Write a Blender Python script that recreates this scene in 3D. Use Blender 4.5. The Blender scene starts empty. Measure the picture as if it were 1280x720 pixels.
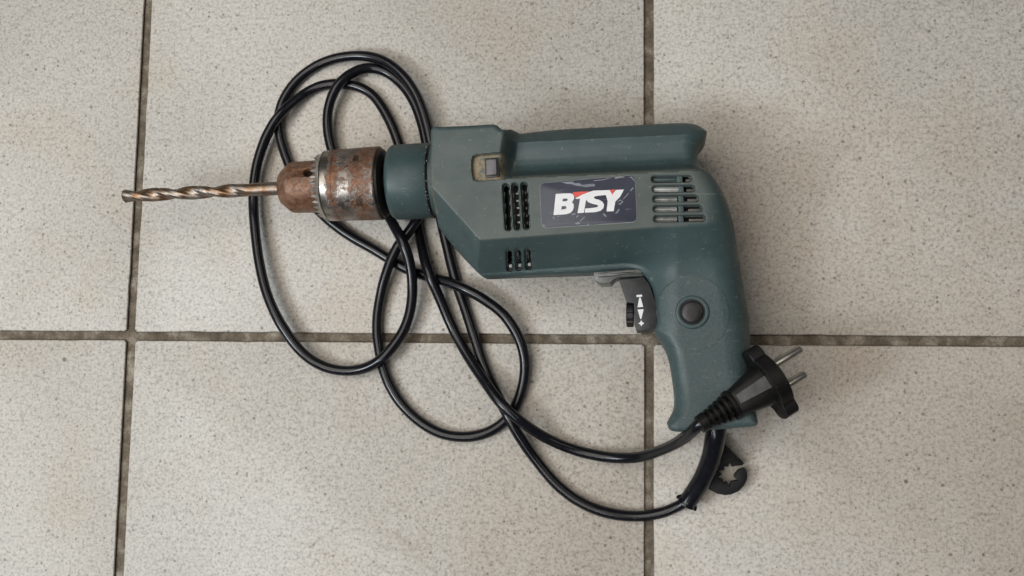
import bpy, bmesh, math, random
import numpy as np
from mathutils import Vector, Matrix, Euler
from mathutils.geometry import tessellate_polygon
rnd = random.Random(7)
S = bpy.context.scene
COL = S.collection
MM = 0.001

# ------------------------------------------------------------------ camera
CAM_LOC = Vector((0.005845, -0.033433, 0.584781))
CAM_ROT = Euler((0.1064001, 0.1389373, 0.0140466), 'XYZ')
FPX = 1312.0
cam = bpy.data.cameras.new('camera'); cam.sensor_width = 36.0
cam.lens = 36.0 * FPX / 1280.0; cam.clip_start = 0.01; cam.clip_end = 50
co = bpy.data.objects.new('camera', cam); COL.objects.link(co)
co.location = CAM_LOC; co.rotation_euler = CAM_ROT
S.camera = co
RM = np.array(CAM_ROT.to_matrix()); CL = np.array(CAM_LOC)

# ------------------------------------------------------------------ light
w = bpy.data.worlds.new('World'); S.world = w; w.use_nodes = True
bg = w.node_tree.nodes['Background']
bg.inputs[0].default_value = (0.95, 0.97, 1.0, 1); bg.inputs[1].default_value = 0.07

def area(name, loc, target, size, size_y, power, color):
    l = bpy.data.lights.new(name, 'AREA'); l.shape = 'RECTANGLE'
    l.size = size; l.size_y = size_y; l.energy = power; l.color = color
    o = bpy.data.objects.new(name, l); COL.objects.link(o)
    o.location = loc
    o.rotation_euler = (Vector(target) - Vector(loc)).to_track_quat('-Z', 'Y').to_euler()
    return o
area('window_light', (-0.95, -0.38, 1.05), (-0.1, 0.05, 0), 0.30, 0.34, 7.5, (0.82, 0.92, 1.0))
area('ceiling_light', (-0.60, 0.10, 1.6), (-0.1, 0.05, 0), 1.5, 1.2, 18.0, (1.0, 0.945, 0.865))
area('highlight_tube', (-0.75, -1.15, 1.9), (-0.1, 0.05, 0), 1.2, 0.16, 9.0, (0.98, 0.98, 1.0))
area('highlight_tube', (1.05, 0.85, 1.9), (-0.1, 0.05, 0), 1.5, 0.12, 4.0, (1.0, 0.95, 0.87))  # added unseen lamp, put in for highlights on the plug pins
S.view_settings.view_transform = 'Standard'; S.view_settings.look = 'None'
S.view_settings.exposure = 0.0; S.view_settings.gamma = 1.0
S.view_settings.use_curve_mapping = False
S.render.resolution_x = 1024; S.render.resolution_y = 576
S.render.engine = 'CYCLES'

# ------------------------------------------------------------------ measuring helpers (photo survey -> metres)
def P(px, py, z_mm):
    d = RM @ np.array([(px - 640) / FPX, (360 - py) / FPX, -1.0])
    t = (z_mm * MM - CL[2]) / d[2]
    return CL + d * t
def P2(px, py, z): p = P(px, py, z); return (p[0], p[1])
def to_px(X, Y, z_mm):
    dx = X - CL[0]; dy = Y - CL[1]; dz = z_mm * MM - CL[2]
    c0 = RM[0,0]*dx + RM[1,0]*dy + RM[2,0]*dz
    c1 = RM[0,1]*dx + RM[1,1]*dy + RM[2,1]*dz
    c2 = RM[0,2]*dx + RM[1,2]*dy + RM[2,2]*dz
    return 640 + FPX * c0 / -c2, 360 - FPX * c1 / -c2

# ------------------------------------------------------------------ object helpers
ROOT = {}
def empty(name, loc):
    o = bpy.data.objects.new(name, None); COL.objects.link(o); o.location = loc
    o.empty_display_size = 0.02; return o
def tag(o, label=None, cat=None, group=None, kind=None):
    if label: o['label'] = label
    if cat: o['category'] = cat
    if group: o['group'] = group
    if kind: o['kind'] = kind
    return o
def world_loc(o):
    v = Vector(o.location)
    while o.parent: o = o.parent; v += Vector(o.location)
    return v
def mesh_obj(name, verts, faces, mat, parent=None, smooth=True, angle=None, attrs=None):
    """verts in world metres; stored relative to the parent chain's base."""
    off = world_loc(parent) if parent else Vector((0, 0, 0))
    me = bpy.data.meshes.new(name)
    V = np.array(verts, dtype=float) - np.array(off)
    me.from_pydata(V.tolist(), [], [list(f) for f in faces])
    me.materials.append(mat)
    if attrs:
        for k, a in attrs.items():
            at = me.attributes.new(k, 'FLOAT', 'POINT'); at.data.foreach_set('value', np.array(a, dtype=np.float32))
    me.validate()
    bm = bmesh.new(); bm.from_mesh(me)
    bmesh.ops.recalc_face_normals(bm, faces=bm.faces); bm.to_mesh(me); bm.free()
    if smooth:
        me.polygons.foreach_set('use_smooth', [True] * len(me.polygons))
        if angle is not None: me.set_sharp_from_angle(angle=math.radians(angle))
    o = bpy.data.objects.new(name, me); COL.objects.link(o)
    if parent: o.parent = parent
    return o

def lathe(name, prof, org, ax, mat, parent, seg=96, cap=True, angle=35, rfun=None, up=None):
    """prof: list of (x_mm, r_mm) along axis ax from org (world)."""
    ax = np.array(ax) / np.linalg.norm(ax)
    up = np.array([0, 0, 1.0]) if up is None else np.array(up)
    s = np.cross(up, ax); s /= np.linalg.norm(s); u = np.cross(ax, s)
    V, F, A = [], [], []
    for i, (x, r) in enumerate(prof):
        for k in range(seg):
            th = 2 * math.pi * k / seg
            xx, rr = (x, r) if rfun is None else rfun(i, x, r, th, k)
            p = np.array(org) + ax * xx * MM + (s * math.cos(th) + u * math.sin(th)) * rr * MM
            V.append(p); A.append(x)
    n = len(prof)
    for i in range(n - 1):
        for k in range(seg):
            a = i * seg + k; b = i * seg + (k + 1) % seg
            F.append((a, b, b + seg, a + seg))
    if cap:
        F.append(tuple(range(seg))[::-1]); F.append(tuple((n - 1) * seg + k for k in range(seg)))
    return mesh_obj(name, V, F, mat, parent, True, angle, {'ax': A})

def catmull(pts, n=8, closed=False):
    pts = [np.array(p, float) for p in pts]; out = []
    m = len(pts)
    rng = range(m) if closed else range(m - 1)
    for i in rng:
        if closed: p0, p1, p2, p3 = pts[i-1], pts[i], pts[(i+1) % m], pts[(i+2) % m]
        else: p0, p1, p2, p3 = pts[max(i-1, 0)], pts[i], pts[i+1], pts[min(i+2, m-1)]
        for k in range(n):
            t = k / n
            out.append(0.5 * ((2*p1) + (-p0+p2)*t + (2*p0-5*p1+4*p2-p3)*t*t + (-p0+3*p1-3*p2+p3)*t**3))
    if not closed: out.append(pts[-1])
    return out

def tube(name, path, rad, mat, parent, seg=20, cap=True):
    """path world points; rad mm scalar or per-point list"""
    path = [np.array(p, float) for p in path]; n = len(path)
    if not hasattr(rad, '__len__'): rad = [rad] * n
    T = [path[min(i+1, n-1)] - path[max(i-1, 0)] for i in range(n)]
    T = [t / (np.linalg.norm(t) + 1e-12) for t in T]
    V, F = [], []
    s = np.cross(T[0], [0, 0, 1.0]); s /= np.linalg.norm(s)
    for i in range(n):
        s = s - T[i] * np.dot(s, T[i]); s /= np.linalg.norm(s); u = np.cross(T[i], s)
        for k in range(seg):
            th = 2 * math.pi * k / seg
            V.append(path[i] + (s * math.cos(th) + u * math.sin(th)) * rad[i] * MM)
    for i in range(n - 1):
        for k in range(seg):
            a = i * seg + k; b = i * seg + (k + 1) % seg
            F.append((a, b, b + seg, a + seg))
    if cap: F.append(tuple(range(seg))); F.append(tuple((n-1)*seg + k for k in range(seg)))
    return mesh_obj(name, V, F, mat, parent, True, 50)

def area2(p): return sum(p[i-1][0]*p[i][1] - p[i][0]*p[i-1][1] for i in range(len(p)))
def prism(name, outline, z0, z1, mat, parent, bevel=0.4, smooth=True, topfun=None):
    """outline: world XY list; z in mm; rounded top rim"""
    n = len(outline); o = [np.array(p, float) for p in outline]
    if area2(o) < 0: o = o[::-1]
    nrm = []
    for i in range(n):
        e1 = o[i] - o[i-1]; e2 = o[(i+1) % n] - o[i]
        e1 /= np.linalg.norm(e1) + 1e-12; e2 /= np.linalg.norm(e2) + 1e-12
        m = np.array([-(e1[1]+e2[1]), e1[0]+e2[0]]); l = np.linalg.norm(m)
        nrm.append(m / max(l, 0.6) / max(0.5, l / 2) if l > 1e-6 else m)
    rings = [(0, z0), (0, z1 - bevel), (bevel*0.3, z1 - bevel*0.3), (bevel, z1)]
    V, F = [], []
    for ins, z in rings:
        for i in range(n):
            p = o[i] + nrm[i] * ins * MM
            V.append((p[0], p[1], z * MM))
    for r in range(len(rings)-1):
        for i in range(n):
            a = r*n + i; b = r*n + (i+1) % n
            F.append((a, b, b+n, a+n))
    tri = tessellate_polygon([[Vector((p[0]*1000, p[1]*1000, 0)) for p in o]])
    k = (len(rings)-1)*n
    for t in tri: F.append(tuple(k + i for i in t)); F.append(tuple(reversed(t)))
    return mesh_obj(name, V, F, mat, parent, smooth, 40)

def flat_poly(name, loops, z, mat, parent, px_z=None):
    """flat print: pixel-measured loops (first outer, rest holes) laid at height z mm"""
    L = [[Vector((*P2(x, y, z), 0)) * 1000 for x, y in lp] for lp in loops]
    tri = tessellate_polygon(L)
    V = [(v.x/1000, v.y/1000, z*MM) for lp in L for v in lp]
    return mesh_obj(name, V, tri, mat, parent, False)

# ------------------------------------------------------------------ materials
def N(nt, t, **k):
    n = nt.nodes.new(t)
    for a, b in k.items():
        if a.startswith('i_'):
            key = a[2:].replace('_', ' ')
            n.inputs[key if key in n.inputs else int(a[2:])].default_value = b
        else: setattr(n, a, b)
    return n
def new_mat(name):
    m = bpy.data.materials.new(name); m.use_nodes = True
    return m, m.node_tree, m.node_tree.nodes['Principled BSDF']
def ramp(nt, stops, interp='LINEAR'):
    r = nt.nodes.new('ShaderNodeValToRGB'); r.color_ramp.interpolation = interp
    e = r.color_ramp.elements
    while len(e) < len(stops): e.new(0.5)
    for el, (p, c) in zip(e, stops):
        el.position = p; el.color = c if len(c) == 4 else (*c, 1)
    return r
def g(v): return (v, v, v, 1)
def noise(nt, vec, scale, detail=3, rough=0.6):
    n = N(nt, 'ShaderNodeTexNoise'); n.inputs['Scale'].default_value = scale
    n.inputs['Detail'].default_value = detail; n.inputs['Roughness'].default_value = rough
    nt.links.new(vec, n.inputs['Vector']); return n.outputs['Fac']
def mix(nt, fac, a, b, mode='MIX'):
    m = N(nt, 'ShaderNodeMix', data_type='RGBA', blend_type=mode)
    for s, v in ((0, fac), (6, a), (7, b)):
        if isinstance(v, (float, int)): m.inputs[s].default_value = v
        elif isinstance(v, tuple): m.inputs[s].default_value = v if len(v) == 4 else (*v, 1)
        else: nt.links.new(v, m.inputs[s])
    return m.outputs[2]
def mth(nt, op, a, b=0.0, clamp=False):
    m = N(nt, 'ShaderNodeMath', operation=op, use_clamp=clamp)
    for s, v in ((0, a), (1, b)):
        if isinstance(v, (float, int)): m.inputs[s].default_value = v
        else: nt.links.new(v, m.inputs[s])
    return m.outputs[0]
def bump(nt, bs, h, strength, dist):
    b = N(nt, 'ShaderNodeBump'); b.inputs['Strength'].default_value = strength
    b.inputs['Distance'].default_value = dist
    nt.links.new(h, b.inputs['Height']); nt.links.new(b.outputs[0], bs.inputs['Normal']); return b
def pos(nt): return N(nt, 'ShaderNodeNewGeometry').outputs['Position']
def attr(nt, name):
    return N(nt, 'ShaderNodeAttribute', attribute_name=name).outputs['Fac']

def tile_material():
    m, nt, bs = new_mat('speckled_porcelain'); p = pos(nt); L = nt.links.new
    big = ramp(nt, [(0.3, (0.435, 0.410, 0.372)), (0.7, (0.510, 0.485, 0.445))]); L(noise(nt, p, 9, 4), big.inputs[0])
    warm = ramp(nt, [(0.52, g(0)), (0.74, g(1))]); L(noise(nt, p, 14, 3, 0.5), warm.inputs[0])
    c = mix(nt, mth(nt, 'MULTIPLY', warm.outputs[0], 0.6), big.outputs[0], (0.43, 0.365, 0.295))
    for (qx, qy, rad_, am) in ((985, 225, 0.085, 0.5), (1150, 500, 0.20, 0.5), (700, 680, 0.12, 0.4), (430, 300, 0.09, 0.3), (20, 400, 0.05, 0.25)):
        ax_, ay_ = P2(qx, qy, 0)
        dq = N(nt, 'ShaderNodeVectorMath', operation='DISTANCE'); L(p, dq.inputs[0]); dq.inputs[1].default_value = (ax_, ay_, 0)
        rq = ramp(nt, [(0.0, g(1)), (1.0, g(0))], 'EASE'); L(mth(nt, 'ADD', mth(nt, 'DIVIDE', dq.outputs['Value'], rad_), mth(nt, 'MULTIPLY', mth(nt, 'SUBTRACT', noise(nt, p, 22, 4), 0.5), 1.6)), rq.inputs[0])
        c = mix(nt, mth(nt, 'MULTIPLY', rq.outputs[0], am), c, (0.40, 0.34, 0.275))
    # granite-like grain of two sizes
    g1 = ramp(nt, [(0.32, (0.50,0.46,0.42)), (0.47, g(1.0)), (0.62, (1.22,1.2,1.17))]); L(noise(nt, p, 560, 3, 0.7), g1.inputs[0])
    c = mix(nt, 0.75, c, g1.outputs[0], 'MULTIPLY')
    g2 = ramp(nt, [(0.33, g(0.70)), (0.45, g(1.0)), (0.7, g(1.08))]); L(noise(nt, p, 260, 4, 0.7), g2.inputs[0])
    c = mix(nt, 0.75, c, g2.outputs[0], 'MULTIPLY')
    v0 = N(nt, 'ShaderNodeTexVoronoi'); v0.inputs['Scale'].default_value = 720; L(p, v0.inputs['Vector'])
    sp0 = N(nt, 'ShaderNodeSeparateColor'); L(v0.outputs['Color'], sp0.inputs[0])
    k0 = mth(nt, 'LESS_THAN', v0.outputs['Distance'], mth(nt, 'MULTIPLY', mth(nt, 'SUBTRACT', sp0.outputs[0], 0.72, True), 1.5))
    c = mix(nt, mth(nt, 'MULTIPLY', k0, 0.38), c, (0.14, 0.11, 0.08))
    k1 = mth(nt, 'LESS_THAN', v0.outputs['Distance'], mth(nt, 'MULTIPLY', mth(nt, 'SUBTRACT', sp0.outputs[1], 0.80, True), 1.7))
    c = mix(nt, mth(nt, 'MULTIPLY', k1, 0.35), c, (0.72, 0.70, 0.66))
    # sparse dark specks
    v = N(nt, 'ShaderNodeTexVoronoi'); v.inputs['Scale'].default_value = 340; L(p, v.inputs['Vector'])
    sep = N(nt, 'ShaderNodeSeparateColor'); L(v.outputs['Color'], sep.inputs[0])
    sz = mth(nt, 'MULTIPLY', mth(nt, 'SUBTRACT', sep.outputs[0], 0.84, True), 2.0)
    spk = mth(nt, 'LESS_THAN', v.outputs['Distance'], sz)
    c = mix(nt, mth(nt, 'MULTIPLY', spk, 0.62), c, (0.11, 0.085, 0.06))
    v2 = N(nt, 'ShaderNodeTexVoronoi'); v2.inputs['Scale'].default_value = 52; L(p, v2.inputs['Vector'])
    sep2 = N(nt, 'ShaderNodeSeparateColor'); L(v2.outputs['Color'], sep2.inputs[0])
    spk2 = mth(nt, 'LESS_THAN', v2.outputs['Distance'], mth(nt, 'MULTIPLY', mth(nt, 'SUBTRACT', sep2.outputs[0], 0.9, True), 0.75))
    c = mix(nt, mth(nt, 'MULTIPLY', spk2, 0.7), c, (0.09, 0.075, 0.06))
    # faint brown smudge on the near centre tile
    sx, sy = P2(505, 668, 0)
    d = N(nt, 'ShaderNodeVectorMath', operation='DISTANCE'); L(p, d.inputs[0]); d.inputs[1].default_value = (sx, sy, 0)
    sm = ramp(nt, [(0.0, g(0.8)), (1.0, g(0))]); L(mth(nt, 'MULTIPLY', d.outputs['Value'], 38), sm.inputs[0])
    sn = ramp(nt, [(0.42, g(0)), (0.6, g(1))]); L(noise(nt, p, 110, 3), sn.inputs[0])
    c = mix(nt, mth(nt, 'MULTIPLY', mth(nt, 'MULTIPLY', sm.outputs[0], sn.outputs[0]), 0.45), c, (0.30, 0.235, 0.17))
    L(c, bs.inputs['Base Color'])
    bs.inputs['Roughness'].default_value = 0.52
    h = mth(nt, 'ADD', noise(nt, p, 420, 3, 0.6), mth(nt, 'MULTIPLY', spk, -0.5))
    bump(nt, bs, h, 0.32, 0.00035)
    return m
def grout_material():
    m, nt, bs = new_mat('dirty_grout'); p = pos(nt); L = nt.links.new
    r = ramp(nt, [(0.3, (0.065, 0.050, 0.034)), (0.5, (0.150, 0.120, 0.086)), (0.68, (0.34, 0.30, 0.24))]); L(noise(nt, p, 75, 4, 0.65), r.inputs[0])
    r2 = ramp(nt, [(0.35, g(0.6)), (0.6, g(1.05))]); L(noise(nt, p, 900, 2), r2.inputs[0])
    c = mix(nt, 0.7, r.outputs[0], r2.outputs[0], 'MULTIPLY')
    L(c, bs.inputs['Base Color']); bs.inputs['Roughness'].default_value = 0.9
    bump(nt, bs, noise(nt, p, 700, 3), 0.6, 0.0005)
    return m
def green_material():
    m, nt, bs = new_mat('green_plastic'); p = pos(nt); L = nt.links.new
    r = ramp(nt, [(0.3, (0.035, 0.061, 0.064)), (0.7, (0.053, 0.085, 0.087))]); L(noise(nt, p, 28, 4), r.inputs[0])
    c = mix(nt, mth(nt, 'MULTIPLY', attr(nt, 'worn'), 0.8), r.outputs[0], (0.086, 0.101, 0.092))
    # greasy scuffs
    s = ramp(nt, [(0.56, g(0)), (0.74, g(1))]); L(noise(nt, p, 60, 6, 0.75), s.inputs[0])
    c = mix(nt, mth(nt, 'MULTIPLY', s.outputs[0], 0.55), c, (0.028, 0.036, 0.034))
    sl = ramp(nt, [(0.50, g(0)), (0.68, g(1))]); L(noise(nt, p, 24, 3, 0.5), sl.inputs[0])
    c = mix(nt, mth(nt, 'MULTIPLY', sl.outputs[0], 0.35), c, (0.030, 0.050, 0.050))
    mp = N(nt, 'ShaderNodeMapping'); L(p, mp.inputs[0]); mp.inputs['Rotation'].default_value = (0, 0, 0.5); mp.inputs['Scale'].default_value = (1, 9, 1)
    s4 = ramp(nt, [(0.62, g(0)), (0.66, g(1))]); L(noise(nt, mp.outputs[0], 70, 5, 0.8), s4.inputs[0])
    c = mix(nt, mth(nt, 'MULTIPLY', s4.outputs[0], 0.55), c, (0.16, 0.18, 0.165))
    s2 = ramp(nt, [(0.635, g(0)), (0.68, g(1))]); L(noise(nt, p, 330, 4, 0.7), s2.inputs[0])
    c = mix(nt, mth(nt, 'MULTIPLY', s2.outputs[0], 0.35), c, (0.26, 0.27, 0.24))
    # caked dust in recesses
    dn = ramp(nt, [(0.38, g(0.15)), (0.56, g(1))]); L(noise(nt, p, 420, 4, 0.7), dn.inputs[0])
    c = mix(nt, mth(nt, 'MULTIPLY', attr(nt, 'dirt'), dn.outputs[0]), c, (0.25, 0.195, 0.11))
    gr = attr(nt, 'grip')
    gn = ramp(nt, [(0.40, g(0)), (0.62, g(1))]); L(noise(nt, p, 900, 2, 0.5), gn.inputs[0])
    c = mix(nt, mth(nt, 'MULTIPLY', mth(nt, 'MULTIPLY', gr, gn.outputs[0]), 0.2), c, (0.115, 0.135, 0.128))
    L(c, bs.inputs['Base Color'])
    ro = ramp(nt, [(0.35, g(0.40)), (0.7, g(0.58))]); L(noise(nt, p, 70, 4), ro.inputs[0]); L(ro.outputs[0], bs.inputs['Roughness'])
    bs.inputs['Specular IOR Level'].default_value = 0.45
    h = mth(nt, 'ADD', mth(nt, 'MULTIPLY', mth(nt, 'ADD', mth(nt, 'MULTIPLY', gr, 0.35), 0.10), noise(nt, p, 950, 2)), mth(nt, 'MULTIPLY', s2.outputs[0], 0.2))
    bump(nt, bs, h, 0.5, 0.0004)
    return m
def plastic(name, c, rough, bumpy=0.0, spec=0.5, var=0.25):
    m, nt, bs = new_mat(name); p = pos(nt); L = nt.links.new
    r = ramp(nt, [(0.35, tuple(x*(1-var) for x in c)), (0.65, tuple(x*(1+var) for x in c))]); L(noise(nt, p, 160, 4), r.inputs[0])
    d = ramp(nt, [(0.62, g(0)), (0.72, g(1))]); L(noise(nt, p, 500, 4, 0.7), d.inputs[0])
    L(mix(nt, mth(nt, 'MULTIPLY', d.outputs[0], 0.12), r.outputs[0], (0.25, 0.23, 0.2)), bs.inputs['Base Color'])
    rr = ramp(nt, [(0.3, g(rough*0.85)), (0.7, g(min(1, rough*1.25)))]); L(noise(nt, p, 90, 3), rr.inputs[0]); L(rr.outputs[0], bs.inputs['Roughness'])
    bs.inputs['Specular IOR Level'].default_value = spec
    if bumpy: bump(nt, bs, noise(nt, p, 700, 3), bumpy, 0.0003)
    return m
def chuck_material(name, stops, rustc=(0.16, 0.070, 0.035)):
    """stops: rust amount along the chuck axis (attribute ax, mm / 60)"""
    m, nt, bs = new_mat(name); p = pos(nt); L = nt.links.new
    band = ramp(nt, stops); L(mth(nt, 'DIVIDE', attr(nt, 'ax'), 60.0), band.inputs[0])
    n = noise(nt, p, 260, 6, 0.72); n2 = noise(nt, p, 75, 3, 0.6)
    f = mth(nt, 'ADD', mth(nt, 'MULTIPLY', n, 1.0), mth(nt, 'MULTIPLY', n2, 0.45))
    f = mth(nt, 'ADD', mth(nt, 'SUBTRACT', f, 0.56), band.outputs[0])
    rust = ramp(nt, [(0.40, g(0)), (0.58, g(1))]); L(f, rust.inputs[0])
    rc = ramp(nt, [(0.30, (0.075, 0.034, 0.02)), (0.5, rustc), (0.72, (0.24, 0.14, 0.085))]); L(noise(nt, p, 330, 4, 0.7), rc.inputs[0])
    st = ramp(nt, [(0.3, (0.13, 0.11, 0.095)), (0.55, (0.30, 0.275, 0.25)), (0.75, (0.46, 0.43, 0.40))]); L(noise(nt, p, 130, 4), st.inputs[0])
    L(mix(nt, rust.outputs[0], st.outputs[0], rc.outputs[0]), bs.inputs['Base Color'])
    mt = ramp(nt, [(0, g(0.95)), (1, g(0.3))]); L(rust.outputs[0], mt.inputs[0]); pm = ramp(nt, [(0.55, g(0)), (0.64, g(1))]); L(noise(nt, p, 520, 4, 0.75), pm.inputs[0]); L(mth(nt, 'ADD', mt.outputs[0], mth(nt, 'MULTIPLY', pm.outputs[0], 0.4), True), bs.inputs['Metallic'])
    ro = ramp(nt, [(0, g(0.34)), (1, g(0.46))]); L(rust.outputs[0], ro.inputs[0])
    pol = ramp(nt, [(0.55, g(0)), (0.64, g(1))]); L(noise(nt, p, 520, 4, 0.75), pol.inputs[0])
    L(mth(nt, 'SUBTRACT', ro.outputs[0], mth(nt, 'MULTIPLY', pol.outputs[0], 0.14)), bs.inputs['Roughness'])
    mt2 = mth(nt, 'MULTIPLY', pol.outputs[0], 0.35)
    h = mth(nt, 'ADD', mth(nt, 'MULTIPLY', rust.outputs[0], 0.5), mth(nt, 'MULTIPLY', noise(nt, p, 1100, 3, 0.7), rust.outputs[0]))
    bump(nt, bs, h, 0.6, 0.0003)
    return m
def metal(name, c, rough, tarnish=None, scale=180, thr=0.5):
    m, nt, bs = new_mat(name); p = pos(nt); L = nt.links.new
    r = ramp(nt, [(0.3, tuple(x*0.7 for x in c)), (0.7, c)]); L(noise(nt, p, scale, 4), r.inputs[0])
    cc = r.outputs[0]
    if tarnish:
        t = ramp(nt, [(thr, g(0)), (thr+0.12, g(1))]); L(noise(nt, p, 120, 5, 0.7), t.inputs[0])
        cc = mix(nt, t.outputs[0], cc, tarnish)
    L(cc, bs.inputs['Base Color']); bs.inputs['Metallic'].default_value = 0.9
    bs.inputs['Roughness'].default_value = rough
    bump(nt, bs, noise(nt, p, 600, 4, 0.7), 0.25, 0.0003)
    return m
def label_material():
    m, nt, bs = new_mat('navy_label'); p = pos(nt); L = nt.links.new
    r = ramp(nt, [(0.3, (0.027, 0.031, 0.052)), (0.7, (0.042, 0.047, 0.072))]); L(noise(nt, p, 60, 4), r.inputs[0])
    s = ramp(nt, [(0.63, g(0)), (0.69, g(1))])
    mp = N(nt, 'ShaderNodeMapping'); L(p, mp.inputs[0]); mp.inputs['Rotation'].default_value = (0, 0, 0.7); mp.inputs['Scale'].default_value = (1, 4, 1)
    L(noise(nt, mp.outputs[0], 130, 5, 0.7), s.inputs[0])
    L(mix(nt, mth(nt, 'MULTIPLY', s.outputs[0], 0.35), r.outputs[0], (0.3, 0.32, 0.36)), bs.inputs['Base Color'])
    bs.inputs['Roughness'].default_value = 0.4
    bump(nt, bs, noise(nt, p, 300, 4), 0.2, 0.0003)
    return m
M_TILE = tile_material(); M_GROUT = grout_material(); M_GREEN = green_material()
M_CORD = plastic('black_cord_rubber', (0.0065, 0.0068, 0.0095), 0.20, 0.03, 0.38)
M_PLUG = plastic('black_plug_rubber', (0.006, 0.0055, 0.0055), 0.42, 0.25, 0.28)
M_PANEL = plastic('plug_sheen_plastic', (0.075, 0.073, 0.07), 0.40, 0.5, 0.6)  # lighter grey puts the facet's reflected light into the colour
M_HOLDER = plastic('matt_black_rubber', (0.007, 0.007, 0.008), 0.55, 0.4, 0.25)
M_TRIG = plastic('charcoal_plastic', (0.027, 0.027, 0.030), 0.42, 0.3, 0.4)
M_BLACK = plastic('black_plastic', (0.010, 0.010, 0.011), 0.38, 0.2)
M_LEVER = plastic('grey_lever_plastic', (0.13, 0.135, 0.125), 0.35, 0.4)
M_SWITCH = plastic('grey_switch_plastic', (0.125, 0.115, 0.125), 0.45, 0.2)
M_INNER = plastic('dark_interior', (0.012, 0.012, 0.012), 0.8)
M_SHIELD = plastic('pale_motor_plastic', (0.42, 0.43, 0.42), 0.35, 0.3)
M_SHIELD2 = plastic('grey_motor_plastic', (0.25, 0.255, 0.245), 0.4, 0.4, 0.5, 0.45)  # darker grey version of the motor plastic
M_FIN = plastic('grey_inner_fin', (0.13, 0.12, 0.11), 0.5)
M_WHITE = plastic('white_print', (0.78, 0.78, 0.79), 0.45, 0, 0.4, 0.04)
M_RED = plastic('red_print', (0.72, 0.09, 0.075), 0.45, 0, 0.4, 0.12)
M_SCRATCH = plastic('scuffed_film', (0.21, 0.225, 0.26), 0.45, 0, 0.4, 0.35)
M_EDGE = plastic('label_edge_film', (0.20, 0.225, 0.225), 0.4)
M_LABEL = label_material()
M_PIN = metal('nickel_pin', (0.62, 0.59, 0.53), 0.30); M_PIN.node_tree.nodes['Principled BSDF'].inputs['Metallic'].default_value = 1.0
M_BIT = metal('worn_drill_steel', (0.29, 0.25, 0.215), 0.42, (0.20, 0.12, 0.07), 200, 0.45)
M_NOSE = chuck_material('rusty_chuck_nose', [(0.0, g(0.50)), (0.33, g(0.45)), (0.37, g(0.38))], (0.185, 0.086, 0.047))
M_SLEEVE = chuck_material('rusty_chuck_sleeve', [(0.385, g(0.02)), (0.50, g(0.06)), (0.54, g(0.39)), (0.58, g(0.39)), (0.65, g(0.24)), (0.71, g(0.26)), (0.79, g(0.42)), (0.885, g(0.38)), (0.93, g(0.30))])
M_TEETH = metal('chuck_teeth_steel', (0.55, 0.51, 0.46), 0.36, (0.20, 0.12, 0.075), 180, 0.60)
M_STAMP = metal('stamped_steel', (0.17, 0.11, 0.08), 0.5, (0.07, 0.045, 0.03), 300, 0.5)
M_SPINDLE = metal('oily_spindle', (0.06, 0.05, 0.045), 0.4)

# ------------------------------------------------------------------ floor
PITCH = 0.305; JOINT = 0.0052
V = [(-1.3, -1.0, -0.0024), (1.3, -1.0, -0.0024), (1.3, 1.1, -0.0024), (-1.3, 1.1, -0.0024)]
floor = mesh_obj('floor', V, [(0, 1, 2, 3)], M_GROUT, None, False); tag(floor, kind='structure')
def tile_mesh():
    """square slab, slightly wandering worn edges, dirty flanks"""
    n = 36; c = 0.0014; h0 = (PITCH - JOINT) / 2; base_ = []
    jit = [0.0]*(4*n)
    for _ in range(3):
        for i in range(4*n): jit[i] += rnd.uniform(-.00005, .00005)
        jit = [(jit[i-1]+jit[i]+jit[(i+1) % (4*n)])/3*1.3 for i in range(4*n)]
    for i in range(14): jit[rnd.randrange(4*n)] -= rnd.uniform(.0001, .00025)
    for k in range(4):
        for i in range(n):
            t = i/(n-1)*2-1
            x, y = t*(h0-c), -h0 - jit[k*n+i]*1.5
            a_ = k*math.pi/2
            base_.append((x*math.cos(a_)-y*math.sin(a_), x*math.sin(a_)+y*math.cos(a_)))
    V, F, m_ = [], [], 4*n
    for ins, z in ((0, -0.0075), (0.0000, -0.0010), (0.00035, -0.00028), (0.0010, 0)):
        f = (h0-ins)/h0; V += [(x*f, y*f, z) for x, y in base_]
    for q in range(3):
        for i in range(m_): F.append((q*m_+i, q*m_+(i+1) % m_, (q+1)*m_+(i+1) % m_, (q+1)*m_+i))
    F.append(tuple(3*m_+i for i in range(m_)))
    return V, F
tv, tf = tile_mesh()
M_FLANK = plastic('dirty_tile_flank', (0.035, 0.026, 0.017), 0.85, 0.5, 0.3, 0.6)
tme = None
for j in range(-2, 3):
    for i in range(-3, 4):
        if tme is None:
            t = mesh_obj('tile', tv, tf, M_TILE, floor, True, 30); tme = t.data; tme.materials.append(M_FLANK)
            for pi_, pl_ in enumerate(tme.polygons):
                if abs(pl_.normal.z) < 0.35: pl_.material_index = 1
        else:
            t = bpy.data.objects.new('tile', tme); COL.objects.link(t); t.parent = floor
        t.location = (PITCH * (i + 0.5) + rnd.uniform(-.0002, .0002), PITCH * (j + 0.5) + rnd.uniform(-.0002, .0002), rnd.uniform(-0.0003, 0))
        t.rotation_euler = (rnd.uniform(-.0008, .0008), rnd.uniform(-.0008, .0008), rnd.uniform(-.0008, .0008))

# ------------------------------------------------------------------ drill
base = P(740, 300, 0)
drill = empty('power_drill', (base[0], base[1], 0))
tag(drill, 'worn green corded power drill with rusty chuck and coiled black cord lying on grey tiles', 'power drill')
ZC = 35.0
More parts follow.
